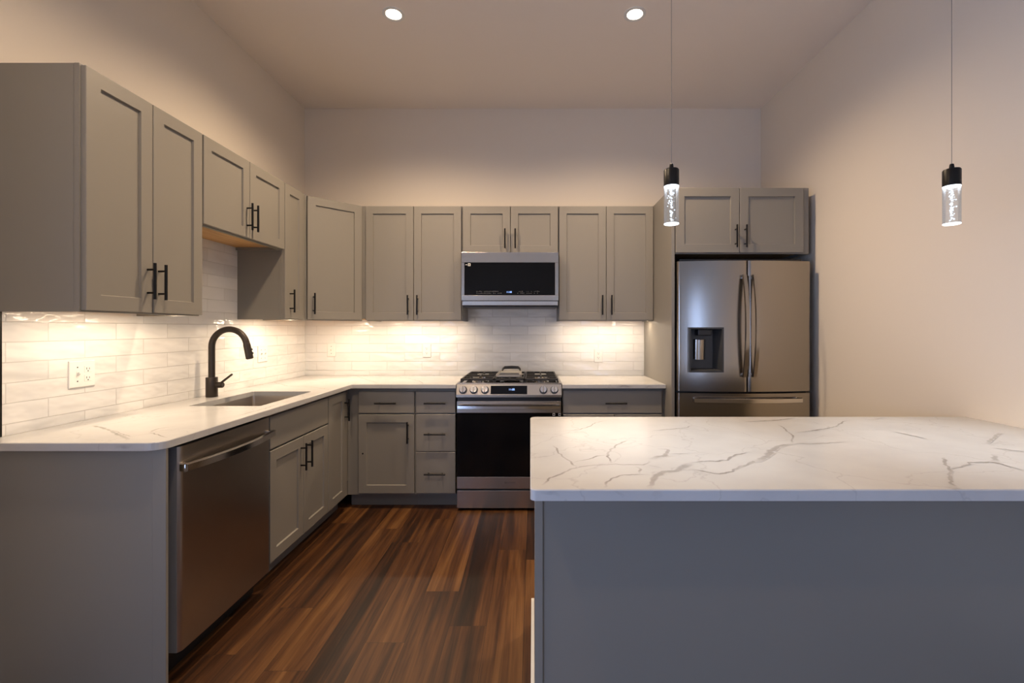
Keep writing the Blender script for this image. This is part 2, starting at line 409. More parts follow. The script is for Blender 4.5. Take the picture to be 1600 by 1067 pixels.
# ------------------------------------------------------------------ cabinetry
DT = .020                      # door thickness
def shaker(parent, x0, x1, z0, z1, s=.058, name='door', y=0):
    bm = bmesh.new(); e = .0018; yf = y-DT
    rect_loft(bm, [(x0, x1, z0, z1, y-.0005), (x0, x1, z0, z1, yf+e), (x0+e, x1-e, z0+e, z1-e, yf),
                   (x0+s, x1-s, z0+s, z1-s, yf), (x0+s+.003, x1-s-.003, z0+s+.003, z1-s-.003, yf+.009)])
    return mk(name, bm, M_CAB, parent)
def slab(parent, x0, x1, z0, z1, name='drawer', y=0):
    bm = bmesh.new(); e = .002; yf = y-DT
    rect_loft(bm, [(x0, x1, z0, z1, y-.0005), (x0, x1, z0, z1, yf+e), (x0+e, x1-e, z0+e, z1-e, yf)])
    return mk(name, bm, M_CAB, parent)
HL = .155
def pull(parent, x, z, vertical=True, y=0, L=HL):
    """black bar pull, two posts"""
    bm = bmesh.new(); yf = y-DT; o = .032; r = .0058
    if vertical:
        cyl(bm, (x, yf-o, z-L/2), (x, yf-o, z+L/2), r, n=14)
        for s in (-1, 1): cyl(bm, (x, yf, z+s*L*.32), (x, yf-o, z+s*L*.32), .0045, n=10)
    else:
        cyl(bm, (x-L/2, yf-o, z), (x+L/2, yf-o, z), r, n=14)
        for s in (-1, 1): cyl(bm, (x+s*L*.32, yf, z), (x+s*L*.32, yf-o, z), .0045, n=10)
    h = mk('handle', bm, M_BLACK, parent, smooth=True); h['label'] = 'black bar pull'
    return h
def wall_carcass(t, w, d, h, ext=0):
    """open-bottomed lip, painted box; bottom panel in bare wood"""
    lip = .018; g = .0006
    bm = bmesh.new()
    box(bm, g, w-g, .0195, d, lip+.006, h)                        # body
    box(bm, g, .018, .0195, d, 0, lip+.006); box(bm, w-.018, w-g, .0195, d, 0, lip+.006)
    box(bm, g-ext, w-g, 0, .0195, 0, h, bev=.001)                # face frame
    mk('carcass', bm, M_CAB, t)
    p = mk('bottom_panel', bx(.018, w-.018, .0195, d, lip, lip+.006), M_MAPLE, t); p['label'] = 'bare orange-toned wood underside'
G = 'gray wall cabinets'
def wall_cab(label, loc, rz, w, h, doors, d=.303, ext=0, hz=.125):
    """doors: (x0, x1, handle x or None)"""
    t = thing('wall_cabinet', label, 'cabinet', loc, rz, G)
    wall_carcass(t, w, d, h, ext)
    for x0, x1, hx in doors:
        dd = shaker(t, x0, x1, .006, h-.006)
        if hx is not None: pull(dd, hx, hz)
    return t
YU = YB-.325+DT                # plane of wall-cabinet face frames
XU = XL+.325-DT
# along the sink wall (local x runs towards the back of the room)
R90 = PI/2
wall_cab('tall two-door gray wall cabinet nearest the viewer, its side panel showing', (XU, 1.690, ZB), R90, .605, ZT-ZB,
         [(.004, .301, .274), (.305, .600, .333)], ext=.0025, hz=.14)
wall_cab('short two-door gray wall cabinet with orange wood underside above the sink', (XU, 2.295, 1.829), R90, .758, ZT-1.829,
         [(.005, .377, .352), (.381, .752, .406)], hz=.125)
wall_cab('narrow single-door gray wall cabinet between sink cabinet and diagonal corner cabinet', (XU, 3.053, ZB), R90, .305, ZT-ZB,
         [(.002, .245, .060)], hz=.125)
# along the back wall
wall_cab('two-door gray wall cabinet between the corner cabinet and the microwave', (-1.323, YU, ZB), 0, .762, ZT-ZB,
         [(-.004, .374, .336), (.378, .753, .410)])
wall_cab('short two-door gray wall cabinet directly above the microwave', (-.561, YU, 1.905), 0, .762, ZT-1.905,
         [(.006, .379, .339), (.383, .756, .420)], hz=.115)
wall_cab('two-door gray wall cabinet between microwave and tall refrigerator panel', (.201, YU, ZB), 0, .754, ZT-ZB,
         [(.006, .376, .345), (.380, .750, .418)])
# deep cabinet above the refrigerator
FY = 3.168
t = wall_cab('wide deep gray cabinet mounted above the refrigerator', (.980, FY+DT, 1.828), 0, .930, ZT-1.828,
             [(.004, .440, .412), (.444, .882, .478)], d=YB-FY-DT-.002, hz=.115)
# diagonal corner cabinet
t = thing('wall_cabinet', 'diagonal single-door gray wall cabinet set across the room corner', 'cabinet', (XL+.305, YB-.61, ZB), PI/4, G)
s2 = math.sqrt(.5)
def loc45(x, y):
    dx, dy = x-(XL+.305), y-(YB-.61); return (dx*s2+dy*s2, -dx*s2+dy*s2)
e = .001
P = [loc45(*p) for p in ((XL+.305, YB-.61+e), (XL+.61, YB-.305), (XL+.61+.035, YB-.305), (XL+.61+.035, YB-.009), (XL+.009, YB-.009), (XL+.009, YB-.61+e))]
bm = bmesh.new(); prism(bm, P, .018, ZT-ZB)
W = .4313
box(bm, 0, W, -.0005, .018, 0, .0185)
mk('carcass', bm, M_CAB, t)
bm = bmesh.new(); prism(bm, [(x*.96+.01, y*.96+.016) for x, y in P], .0145, .0178); p = mk('bottom_panel', bm, M_MAPLE, t); p['label'] = 'bare orange-toned wood underside'
dd = shaker(t, .012, W-.012, .006, ZT-ZB-.006); pull(dd, .052, .122)

# tall panel beside the refrigerator
tag(mk('tall_divider', bx(.956, .978, FY+.01, YB-TT-.001, 0, ZT, bev=.001), M_CAB), 'tall flat gray panel between right counter and refrigerator', 'panel')

# base cabinets
XB = -1.354                    # face-frame plane of sink run (doors project to -1.334)
YBF = 3.356                    # face-frame plane of back run
BT = CT-CTH-.001
GB = 'gray base cabinets'
def base_carcass(t, w, d, fill=None, void=None):
    bm = bmesh.new(); g = .0006
    if void:                    # sink base: leave room for the bowl
        box(bm, g, .018, 0, d, .1, BT); box(bm, w-.018, w-g, 0, d, .1, BT); box(bm, .018, w-.018, 0, .02, .1, BT)
        box(bm, .018, w-.018, .02, d, .1, .118)
    else: box(bm, g, w-g, 0, d, .1, BT)
    mk('carcass', bm, M_CAB, t)
    k = mk('toe_kick', bx(g, w-g, .07, .085, 0, .1), M_CAB, t)
    return t
D0 = .61
# sink base
t = thing('base_cabinet', 'gray sink base cabinet with plain top panel and two doors beside dishwasher', 'cabinet', (XB, 2.312, 0), R90, GB)
base_carcass(t, .686, D0, void=True)
slab(t, .022, .682, .696, .862, name='false_front')
for x0, x1, hx in ((.022, .362, .330), (.366, .682, .400)):
    dd = shaker(t, x0, x1, .116, .686); pull(dd, hx, .575)
# narrow base
t = thing('base_cabinet', 'narrow gray base cabinet with one tall door in the inner corner', 'cabinet', (XB, 2.998, 0), R90, GB)
base_carcass(t, .357, D0)
dd = shaker(t, .004, .278, .116, .862); pull(dd, .258, .735)
# corner base on back wall
t = thing('base_cabinet', 'gray base cabinet with one drawer over one door in the corner', 'cabinet', (XB+.001, YBF, 0), 0, GB)
base_carcass(t, .500, D0-.002)
o = -XB-.001
dd = slab(t, -1.267+o, -.862+o, .698, .855); pull(dd, -1.064+o, .773, vertical=False)
dd = shaker(t, -1.267+o, -.862+o, .116, .688); pull(dd, -.905+o, .562)
bm = bmesh.new(); lathe(bm, 0, 0, [(.006, 0), (.006, .002), (.003, .003)], n=12); bm.transform(Matrix.Translation((-1.235+o, -DT, .405)) @ Matrix.Rotation(PI/2, 4, 'X'))
b_ = mk('bumper', bm, M_BLACK, dd); b_['label'] = 'small dark round bumper spot'
# drawer bank
t = thing('drawer_cabinet', 'narrow gray base cabinet of three drawers left of the range', 'cabinet', (-.853, YBF, 0), 0, GB)
base_carcass(t, .291, D0-.002)
for z0, z1, hz in ((.698, .855, .773), (.421, .690, .550), (.116, .416, .262)):
    dd = slab(t, .004, .289, z0, z1); pull(dd, .145, hz, vertical=False)
# right base
t = thing('base_cabinet', 'gray base cabinet with one wide drawer right of the range', 'cabinet', (.212, YBF, 0), 0, GB)
base_carcass(t, .742, D0-.002)
dd = slab(t, .006, .722, .698, .862); pull(dd, .385, .773, vertical=False)
for x0, x1, hx in ((.006, .375, .345), (.379, .722, .410)):
    dd = shaker(t, x0, x1, .116, .688); pull(dd, hx, .56)
# finished end panel next to the dishwasher
t = thing('end_panel', 'flat gray end panel closing the sink counter beside the dishwasher', 'panel', (XL, 1.640, 0))
mk('panel', bx(.001, XB-XL+.010, .003, .012, 0, BT), M_CAB, t)
p = mk('corner_stile', bx(-1.309-XL-.049, -1.309-XL, 0, .0115, 0, BT, bev=.0012), M_CAB, t)

# dishwasher
t = thing('dishwasher', 'stainless steel dishwasher with curved bar handle under the counter', 'dishwasher', (-1.340, 1.699, 0), R90)
DW = .588
mk('tub', bx(.002, DW-.002, .012, .58, .09, BT-.004), M_BLK_PL, t)
mk('toe_kick', bx(.002, DW-.002, .05, .07, 0, .09), M_BLK_PL, t)
def bowed_front(x0, x1, z0, z1, y0, y1, bow, n=14, holes=None, span=None):
    """door skin whose face bulges towards the viewer; y0 back, y1 face at the sides"""
    bm = bmesh.new()
    xs = sorted({x0+(x1-x0)*i/n for i in range(n+1)} | {x0+k*.0045 for k in (1, 2, 3, 4)} | {x1-k*.0045 for k in (1, 2, 3, 4)})
    if holes: xs = sorted(set(xs) | {holes[0], holes[1]})
    zz = sorted({z0, z1} | ({holes[2], holes[3]} if holes else set()))
    def yf(x):
        a, b = span or (x0, x1)
        u = (x-a)/(b-a)*2-1; e = min(x-x0, x1-x)/.018
        edge = max(0, 1-e)
        return y1-bow*(1-u*u)+.009*edge*edge
    Fv = {(i, j): bm.verts.new((x, yf(x), z)) for i, x in enumerate(xs) for j, z in enumerate(zz)}
    Bv = {(i, j): bm.verts.new((x, y0, z)) for i, x in enumerate(xs) for j, z in enumerate(zz)}
    nx, nz = len(xs), len(zz)
    def hole(i, j): return holes and xs[i] >= holes[0]-1e-6 and xs[i+1] <= holes[1]+1e-6 and zz[j] >= holes[2]-1e-6 and zz[j+1] <= holes[3]+1e-6
    for i in range(nx-1):
        for j in range(nz-1):
            if hole(i, j): continue
            bm.faces.new((Fv[i, j], Fv[i+1, j], Fv[i+1, j+1], Fv[i, j+1])); bm.faces.new((Bv[i, j], Bv[i, j+1], Bv[i+1, j+1], Bv[i+1, j]))
    for i in range(nx-1):
        bm.faces.new((Fv[i, 0], Bv[i, 0], Bv[i+1, 0], Fv[i+1, 0])); bm.faces.new((Fv[i, nz-1], Fv[i+1, nz-1], Bv[i+1, nz-1], Bv[i, nz-1]))
    for j in range(nz-1):
        bm.faces.new((Fv[0, j], Fv[0, j+1], Bv[0, j+1], Bv[0, j])); bm.faces.new((Fv[nx-1, j], Bv[nx-1, j], Bv[nx-1, j+1], Fv[nx-1, j+1]))
    return bm
def bowed_bar(p0, p1, out, bow, w, th, n=18, foot=.0):
    """flat bar handle from p0 to p1, bulging along -y by `bow`; w across, th along y"""
    bm = bmesh.new(); p0, p1 = Vector(p0), Vector(p1); d = (p1-p0).normalized(); side = d.cross(Vector((0, 1, 0))).normalized()
    rows = []
    for i in range(n+1):
        u = i/n; k = 1-(2*u-1)**2
        c = p0.lerp(p1, u)+Vector((0, -out-bow*k, 0))
        rows.append([bm.verts.new(c+side*sx*w/2+Vector((0, sy, 0))) for sx, sy in ((-1, 0), (-.75, -th), (.75, -th), (1, 0), (.8, th*.4), (-.8, th*.4))])
    for a, b in zip(rows, rows[1:]):
        for k in range(6): bm.faces.new((a[k], a[(k+1) % 6], b[(k+1) % 6], b[k]))
    bm.faces.new(rows[0][::-1]); bm.faces.new(rows[-1])
    for u in (0.02, .98):                       # end posts to the door
        c = p0.lerp(p1, u); hw = w*.42
        a = c-side*hw; b = c+side*hw
        q = d*.012
        lo = [min(a[i]-abs(q[i]), b[i]-abs(q[i])) for i in range(3)]; hi = [max(a[i]+abs(q[i]), b[i]+abs(q[i])) for i in range(3)]
        box(bm, lo[0], hi[0], c.y-out-.004, c.y+.004, lo[2], hi[2], bev=.002)
    return bm
dd = mk('door', bowed_front(0, DW, .112, .872, .010, -.034, .004), [M_STEELD], t, smooth=True)
sp_ = mk('door_edge', bx(-.0012, .0006, -.0245, .012, .112, .872), M_EDGE, dd); sp_['label'] = 'gray painted door edge'
h = mk('handle', bowed_bar((.004, -.034, .794), (DW-.004, -.034, .794), .016, .034, .032, .012), M_CHROME, dd, smooth=True)

# ------------------------------------------------------------------ countertops
random.seed(4)
def vein_strips(bm, veins, z, lay, k=1.0, plane=None):
    """thin mineral veins set in the slab's polished face, soft-edged through the vein attribute"""
    for iv_, (width, pts) in enumerate(veins):
        P = [Vector((p[0], p[1], 0)) for p in pts]; dense = []
        for a, b in zip(P, P[1:]):
            n = max(1, int((b-a).length/.006))
            for i in range(n): dense.append(a.lerp(b, i/n))
        dense.append(P[-1]); rows = []; L = len(dense); sd = random.random()*50
        for i, p in enumerate(dense):
            tdir = (dense[min(i+1, L-1)]-dense[max(i-1, 0)]); tdir = tdir.normalized() if tdir.length > 0 else Vector((1, 0, 0))
            s = Vector((-tdir.y, tdir.x, 0))
            j = noise.noise(Vector((p.x*38, p.y*38, sd)))*.0065+noise.noise(Vector((p.x*110, p.y*110, sd)))*.0025
            c = p+s*j
            ww = k*(width*.0038+.0010)*(.75+.8*abs(noise.noise(Vector((p.x*22, p.y*22, sd+9)))))
            if width > 2: ww *= .62+.5*noise.noise(Vector((p.x*9, p.y*9, sd+3)))+.35
            endf = min(1, (min(i, L-1-i)+1)/7)
            st = (.55+.6*noise.noise(Vector((p.x*14, p.y*14, sd+21)))+.25)*endf
            st = max(.5, min(.95 if width < 2 else .7, st))*endf
            row = []
            for off, a in ((-1, 0), (-.45, st), (.45, st), (1, 0)):
                q = c+s*ww*off
                if plane is not None: q.y = min(CT-.0028, max(CT-CTH+.0005, q.y))
                v = bm.verts.new((q.x, q.y, z+iv_*3e-5) if plane is None else (q.x, plane, q.y)); v[lay] = (a, a, a, 1); row.append(v)
            rows.append(row)
        for a, b in zip(rows, rows[1:]):
            for i in range(3): bm.faces.new((a[i], a[i+1], b[i+1], b[i]))
def slab_top(name, outer, hole, veins, label, cat, edge_veins=(), ey=0, k=1.0):
    bm = bmesh.new()
    z0, z1 = CT-CTH, CT
    def loop(pts, z): 
        v = [bm.verts.new((x, y, z)) for x, y in pts]
        return v, [bm.edges.new((v[i], v[(i+1) % len(v)])) for i in range(len(v))]
    c = .0025
    cen = None
    # bevelled outer edge: shrink the top outline slightly along its normals
    n = len(outer); area = sum(outer[i][0]*outer[(i+1) % n][1]-outer[(i+1) % n][0]*outer[i][1] for i in range(n)); sg = 1 if area > 0 else -1
    ins = []
    for i in range(n):
        a, p, q = Vector(outer[i-1]), Vector(outer[i]), Vector(outer[(i+1) % n])
        d0 = (p-a).normalized(); d1 = (q-p).normalized(); nn = Vector((-(d0.y+d1.y), d0.x+d1.x))*sg
        nn = nn.normalized()*(c/max(.5, math.cos(d0.angle(d1)/2))) if nn.length > 1e-6 else Vector((0, 0))
        ins.append((p.x+nn.x, p.y+nn.y))
    tv, te = loop(ins, z1); mv, me_ = loop(outer, z1-c); bv, be = loop(outer, z0)
    edges = list(te); edges_b = list(be)
    if hole:
        hv, he = loop(hole, z1); hb, hbe = loop(hole, z0); edges += he; edges_b += hbe
        for i in range(len(hole)): bm.faces.new((hv[i], hb[i], hb[(i+1) % len(hole)], hv[(i+1) % len(hole)]))
    for i in range(n):
        j = (i+1) % n
        bm.faces.new((bv[i], bv[j], mv[j], mv[i])); bm.faces.new((mv[i], mv[j], tv[j], tv[i]))
    bmesh.ops.triangle_fill(bm, use_beauty=True, use_dissolve=False, edges=edges)
    bmesh.ops.triangle_fill(bm, use_beauty=True, use_dissolve=False, edges=edges_b)
    bmesh.ops.recalc_face_normals(bm, faces=bm.faces)
    lay = bm.verts.layers.float_color.new('vein')
    for v in bm.verts: v[lay] = (0, 0, 0, 1)
    vein_strips(bm, veins, z1+.0002, lay, k)
    if edge_veins: vein_strips(bm, edge_veins, 0, lay, k, plane=ey)
    me = bpy.data.meshes.new(name); bm.to_mesh(me); bm.free(); me.materials.append(M_QUARTZ)
    o = bpy.data.objects.new(name, me); C.objects.link(o)
    return tag(o, label, cat)

LEFTV = [(1.9, [(-1.819, 1.9), (-1.69, 1.826), (-1.551, 1.725), (-1.448, 1.649)]), (1.1, [(-1.465, 1.886), (-1.497, 1.839), (-1.475, 1.766)]),
         (0.7, [(-1.482, 1.774), (-1.427, 1.741), (-1.337, 1.686)]), (0.6, [(-1.667, 1.817), (-1.478, 1.694)]),
         (.8, [(-1.36, 2.1), (-1.34, 2.3), (-1.35, 2.42)]), (.7, [(-1.32, 3.0), (-1.5, 3.15), (-1.72, 3.22), (-1.95, 3.45)]),
         (.7, [(-1.2, 3.9), (-1.0, 3.7), (-.86, 3.5), (-.8, 3.35)]), (.6, [(-1.5, 3.9), (-1.3, 3.6), (-1.15, 3.4)])]
CX0 = -1.304; CYF = 3.306
outer = rounded([(XL+.001, 1.607), (CX0, 1.607), (CX0, CYF), (-.556, CYF), (-.556, YB-TT-.001), (XL+TT+.001, YB-TT-.001), (XL+TT+.001, 1.689), (XL+.001, 1.689)],
                [0, .055, .012, 0, 0, 0, 0, 0])
SX0, SX1, SY0, SY1 = -1.785, -1.410, 2.378, 2.934
hole = rounded([(SX0, SY0), (SX1, SY0), (SX1, SY1), (SX0, SY1)], [.012]*4, seg=4)
slab_top('countertop', outer, hole, LEFTV, 'L-shaped white quartz countertop holding the sink and faucet', 'countertop',
         edge_veins=[(2.2, [(-1.46, .899), (-1.435, .897), (-1.40, .900)]), (1.2, [(-1.80, .897), (-1.795, .89)])], ey=1.6066)
slab_top('countertop', [(.210, CYF), (.954, CYF), (.954, YB-TT-.001), (.210, YB-TT-.001)], None,
         [(.8, [(.3, 3.9), (.45, 3.7), (.6, 3.6), (.9, 3.5)])], 'small white quartz countertop between range and refrigerator panel', 'countertop',
         edge_veins=[(2, [(.60, .893), (.66, .898), (.72, .894)]), (1.5, [(.80, .893), (.86, .897)])], ey=CYF-.0004)
PENV = [(1.0, [(0.024, 1.171), (0.041, 1.209), (0.046, 1.23), (0.075, 1.258), (0.108, 1.31), (0.13, 1.327), (0.174, 1.344), (0.229, 1.355), (0.28, 1.348), (0.322, 1.348), (0.342, 1.362), (0.351, 1.39)]), (0.8, [(0.072, 1.573), (0.083, 1.521), (0.081, 1.471), (0.098, 1.419), (0.117, 1.381), (0.116, 1.344), (0.13, 1.323)]), (0.8, [(0.116, 1.371), (0.136, 1.384), (0.172, 1.409), (0.198, 1.443), (0.237, 1.456)]), (1.0, [(0.232, 1.359), (0.236, 1.45), (0.246, 1.492), (0.288, 1.578), (0.318, 1.623), (0.344, 1.657)]), (0.9, [(0.177, 1.154), (0.192, 1.194), (0.217, 1.23), (0.251, 1.256), (0.291, 1.258), (0.324, 1.252)]), (0.8, [(0.296, 1.335), (0.304, 1.301), (0.292, 1.261)]), (3.2, [(0.293, 1.15), (0.311, 1.201), (0.339, 1.253), (0.366, 1.28), (0.4, 1.293), (0.437, 1.327), (0.466, 1.366)]), (1.3, [(0.466, 1.366), (0.51, 1.384), (0.548, 1.386), (0.59, 1.394), (0.605, 1.423), (0.654, 1.464), (0.704, 1.486)]), (0.8, [(0.338, 1.348), (0.365, 1.313)]), (1.2, [(0.448, 1.313), (0.48, 1.277), (0.511, 1.267), (0.556, 1.28), (0.583, 1.318), (0.628, 1.348), (0.67, 1.39), (0.73, 1.429)]), (0.7, [(0.12, 1.795), (0.186, 1.82), (0.238, 1.895), (0.26, 1.949), (0.322, 1.999)]), (0.8, [(0.464, 1.795), (0.528, 1.82), (0.617, 1.854), (0.659, 1.902)]), (2.4, [(0.413, 1.526), (0.443, 1.517), (0.418, 1.45), (0.359, 1.409)]), (0.7, [(0.429, 1.46), (0.503, 1.477)]), (0.7, [(-0.002, 2.015), (0.113, 2.043), (0.237, 2.076)]), (1.2, [(0.909, 1.976), (1.021, 1.999)]), (3.0, [(0.667, 1.381), (0.702, 1.409), (0.742, 1.45), (0.778, 1.503), (0.833, 1.561), (0.899, 1.597)]), (1.0, [(0.899, 1.597), (0.956, 1.592), (1.024, 1.603), (1.101, 1.623)]), (1.0, [(0.902, 1.603), (0.97, 1.719), (1.0, 1.827), (1.017, 1.913)]), (0.9, [(1.01, 1.764), (1.153, 1.827), (1.237, 1.877), (1.332, 1.976), (1.379, 1.999)]), (1.2, [(0.959, 1.987), (1.043, 1.999), (1.169, 2.056)]), (0.7, [(1.477, 2.015), (1.571, 2.056)]), (1.3, [(1.058, 1.147), (1.077, 1.187), (1.114, 1.23), (1.147, 1.261), (1.19, 1.318), (1.204, 1.344), (1.274, 1.429)]), (0.9, [(1.194, 1.313), (1.278, 1.348), (1.297, 1.368), (1.365, 1.377), (1.378, 1.353), (1.38, 1.293)]), (2.6, [(1.464, 1.46), (1.378, 1.371)]), (2.0, [(1.582, 1.603), (1.734, 1.719), (1.789, 1.764)]), (1.0, [(1.401, 1.779), (1.427, 1.663)]), (0.8, [(1.542, 1.537), (1.592, 1.492)])]
outer = rounded([(-.007, 1.140), (XR-.001, 1.140), (XR-.001, 2.088), (-.013, 2.088)], [.016, 0, 0, .03])
slab_top('countertop', outer, None, PENV, 'large gray-veined white quartz countertop on the peninsula in front', 'countertop',
         edge_veins=[(1.2, [(.018, .906), (.05, .903), (.062, .899), (.062, .892)]), (1.1, [(.20, .906), (.218, .9), (.224, .892)]), (4.2, [(.298, .907), (.31, .90), (.313, .890)]), (.6, [(.657, .898), (.657, .884)])], ey=1.1396)

# peninsula body
t = thing('peninsula_cabinet', 'blue-gray panelled peninsula base under the veined countertop in front', 'cabinet', (0, 0, 0))
PY = 1.42
mk('carcass', bx(.012, XR-.016, PY+.018, 2.040, .0, BT), M_CAB, t)
mk('back_panel', bx(.030, XR-.003, PY+.006, PY+.0178, 0, BT), M_CAB, t)
mk('corner_stile', bx(.005, .0302, PY, PY+.0185, 0, BT, bev=.0015), M_CAB, t)
mk('end_panel', bx(.006, .0118, PY+.019, 2.040, 0, BT), M_CAB, t)
b_ = mk('base_strip', bx(-.008, .0055, PY+.02, 2.045, 0, .113, bev=.002), M_TRIM, t); b_['label'] = 'pale baseboard strip along the end'

# ------------------------------------------------------------------ sink and faucet
t = thing('sink', 'undermount stainless steel sink bowl let into the quartz countertop', 'sink', ((SX0+SX1)/2, (SY0+SY1)/2, CT-CTH))
hx, hy, dp = (SX1-SX0)/2+.006, (SY1-SY0)/2+.006, .205
def rr(x, y, r): return rounded([(-x, -y), (x, -y), (x, y), (-x, y)], [r]*4, seg=6)
bm = bmesh.new(); rows = []
for pts, z in ((rr(hx+.016, hy+.016, .02), -.0015), (rr(hx, hy, .016), -.0015), (rr(hx-.002, hy-.002, .016), -.02), (rr(hx-.006, hy-.006, .02), -dp+.02), (rr(hx-.03, hy-.03, .02), -dp), (rr(.05, .05, .03), -dp-.004)):
    rows.append([bm.verts.new((x, y, z)) for x, y in pts])
for a, b in zip(rows, rows[1:]):
    n = len(a)
    for i in range(n): bm.faces.new((a[i], a[(i+1) % n], b[(i+1) % n], b[i]))
bm.faces.new(rows[-1])
o = mk('bowl', bm, M_SINK, t, smooth=True)
sm = o.modifiers.new('gauge', 'SOLIDIFY'); sm.thickness = .0012; sm.offset = -1
bm = bmesh.new(); lathe(bm, 0, 0, [(.045, -dp-.003), (.045, -dp+.001), (.036, -dp), (.03, -dp-.002), (.004, -dp-.002)], n=28); mk('drain', bm, M_CHROME, t, smooth=True)

FXc, FYc = -1.885, 2.699
t = thing('faucet', 'dark bronze gooseneck pull-down faucet standing behind the sink', 'faucet', (FXc, FYc, CT+.0004))
bm = bmesh.new(); lathe(bm, 0, 0, [(.029, 0), (.0305, .002), (.0305, .112), (.029, .115), (.019, .115)], n=32); mk('body', bm, M_FAUCET, t, smooth=True)
R_ = .103; zc = 1.203-CT; pts = [(0, 0, .110), (0, 0, zc*.6), (0, 0, zc-.02)]
a_end = math.radians(168)
for k in range(25):
    a = a_end*k/24; pts.append((R_-R_*math.cos(a), 0, zc+R_*math.sin(a)))
bm = bmesh.new(); tube(bm, pts, .0175, n=20); mk('spout', bm, M_FAUCET, t, smooth=True)
e_ = Vector(pts[-1]); d_ = Vector((math.sin(a_end), 0, math.cos(a_end))).normalized()
hd = e_+d_*.092
bm = bmesh.new(); cyl(bm, e_, e_+d_*.012, .0178, .0195, n=24, cap=False); cyl(bm, e_+d_*.012, hd, .0195, .0200, n=24); cyl(bm, hd-d_*.0005, hd+d_*.003, .016, .015, n=24)
sh = mk('spray_head', bm, M_FAUCET, t, smooth=True)
perp = Vector((d_.z, 0, -d_.x)); perp = perp if perp.x > 0 else -perp
for kk in (.042, .064):
    bm = bmesh.new(); c_ = e_+d_*kk+perp*.0195; cyl(bm, c_-perp*.003, c_+perp*.006, .008, .006, n=14); mk('button', bm, M_BLK_PL, sh, smooth=True)
bm = bmesh.new(); cyl(bm, (.028, 0, .070), (.062, 0, .070), .0175, n=24); cyl(bm, (.062, 0, .070), (.066, 0, .070), .0175, .014, n=24)
hub = mk('valve_hub', bm, M_FAUCET, t, smooth=True)
bm = bmesh.new(); cyl(bm, (.052, 0, .080), (.120, -.002, .132), .0068, .0058, n=14)
cyl(bm, (.120, -.002, .132), (.1225, -.002, .134), .0058, .003, n=14)
mk('lever', bm, M_FAUCET, hub, smooth=True)

# ------------------------------------------------------------------ gas range
t = thing('gas_range', 'stainless steel slide-in gas range with black glass oven door', 'range', (-.553, 3.306, 0))
RW = .758
mk('body', bx(.004, RW-.004, .045, .640, .030, .898), M_STEELV, t)
for fx in (.05, RW-.05):
    for fy in (.08, .58):
        bm = bmesh.new(); cyl(bm, (fx, fy, 0), (fx, fy, .031), .018, n=14); mk('foot', bm, M_BLK_PL, t)
bm = bmesh.new()  # cooktop tray with rim
box(bm, 0, RW, .030, .648, .896, .908, bev=.002); box(bm, 0, .016, .030, .648, .9075, .918, bev=.002); box(bm, RW-.016, RW, .030, .648, .9075, .918, bev=.002)
box(bm, .016, RW-.016, .030, .050, .9075, .917, bev=.002); box(bm, .016, RW-.016, .625, .648, .9075, .918, bev=.002)
mk('cooktop', bm, M_STEEL, t)
mk('burner_tray', bx(.017, RW-.017, .051, .624, .9081, .9105), M_GLASSBLK, t)
for bx_, by_, r in ((.150, .180, .048), (.150, .470, .040), (RW/2, .320, .052), (RW-.150, .180, .052), (RW-.150, .470, .038)):
    bm = bmesh.new(); lathe(bm, bx_, by_, [(r+.012, .9106), (r+.010, .918), (r, .919), (r, .922)], n=28); b_ = mk('burner', bm, M_CHROME, t, smooth=True)
    bm = bmesh.new(); lathe(bm, bx_, by_, [(r-.004, .9221), (r-.003, .929), (r-.008, .931)], n=28); mk('burner_cap', bm, M_IRON, b_, smooth=True)
def grate(x0, x1, kind):
    bm = bmesh.new(); y0, y1 = .056, .618; z0, z1 = .931, .946; w = .011
    box(bm, x0, x1, y0, y0+w, z0, z1, bev=.002); box(bm, x0, x1, y1-w, y1, z0, z1, bev=.002)
    box(bm, x0, x0+w, y0, y1, z0, z1, bev=.002); box(bm, x1-w, x1, y0, y1, z0, z1, bev=.002)
    xm = (x0+x1)/2
    box(bm, x0, x1, (y0+y1)/2-w/2, (y0+y1)/2+w/2, z0, z1-.001, bev=.002)
    if kind:
        for yc in (.180, .470):
            for sx in (x0, x1-.075): box(bm, sx, sx+.075, yc-w/2, yc+w/2, z0, z1, bev=.002)
            for sy in (-.125, .055): box(bm, xm-w/2, xm+w/2, yc+sy, yc+sy+.07, z0, z1, bev=.002)
        for k in (.28, .72):
            x = x0+(x1-x0)*k; box(bm, x-w/2, x+w/2, y0, y0+.05, z0, z1, bev=.002); box(bm, x-w/2, x+w/2, y1-.05, y1, z0, z1, bev=.002)
    else:
        for k in (.25, .5, .75):
            x = x0+(x1-x0)*k; box(bm, x-w/2, x+w/2, y0, y1, z0, z1, bev=.002)
    for x in (x0, x1-w):
        for y in (y0, y1-w): box(bm, x, x+w, y, y+w, .9106, z0+.002)
    mk('grate', bm, M_IRON, t)
grate(.022, .266, 1); grate(.270, RW-.270, 0); grate(RW-.266, RW-.022, 1)
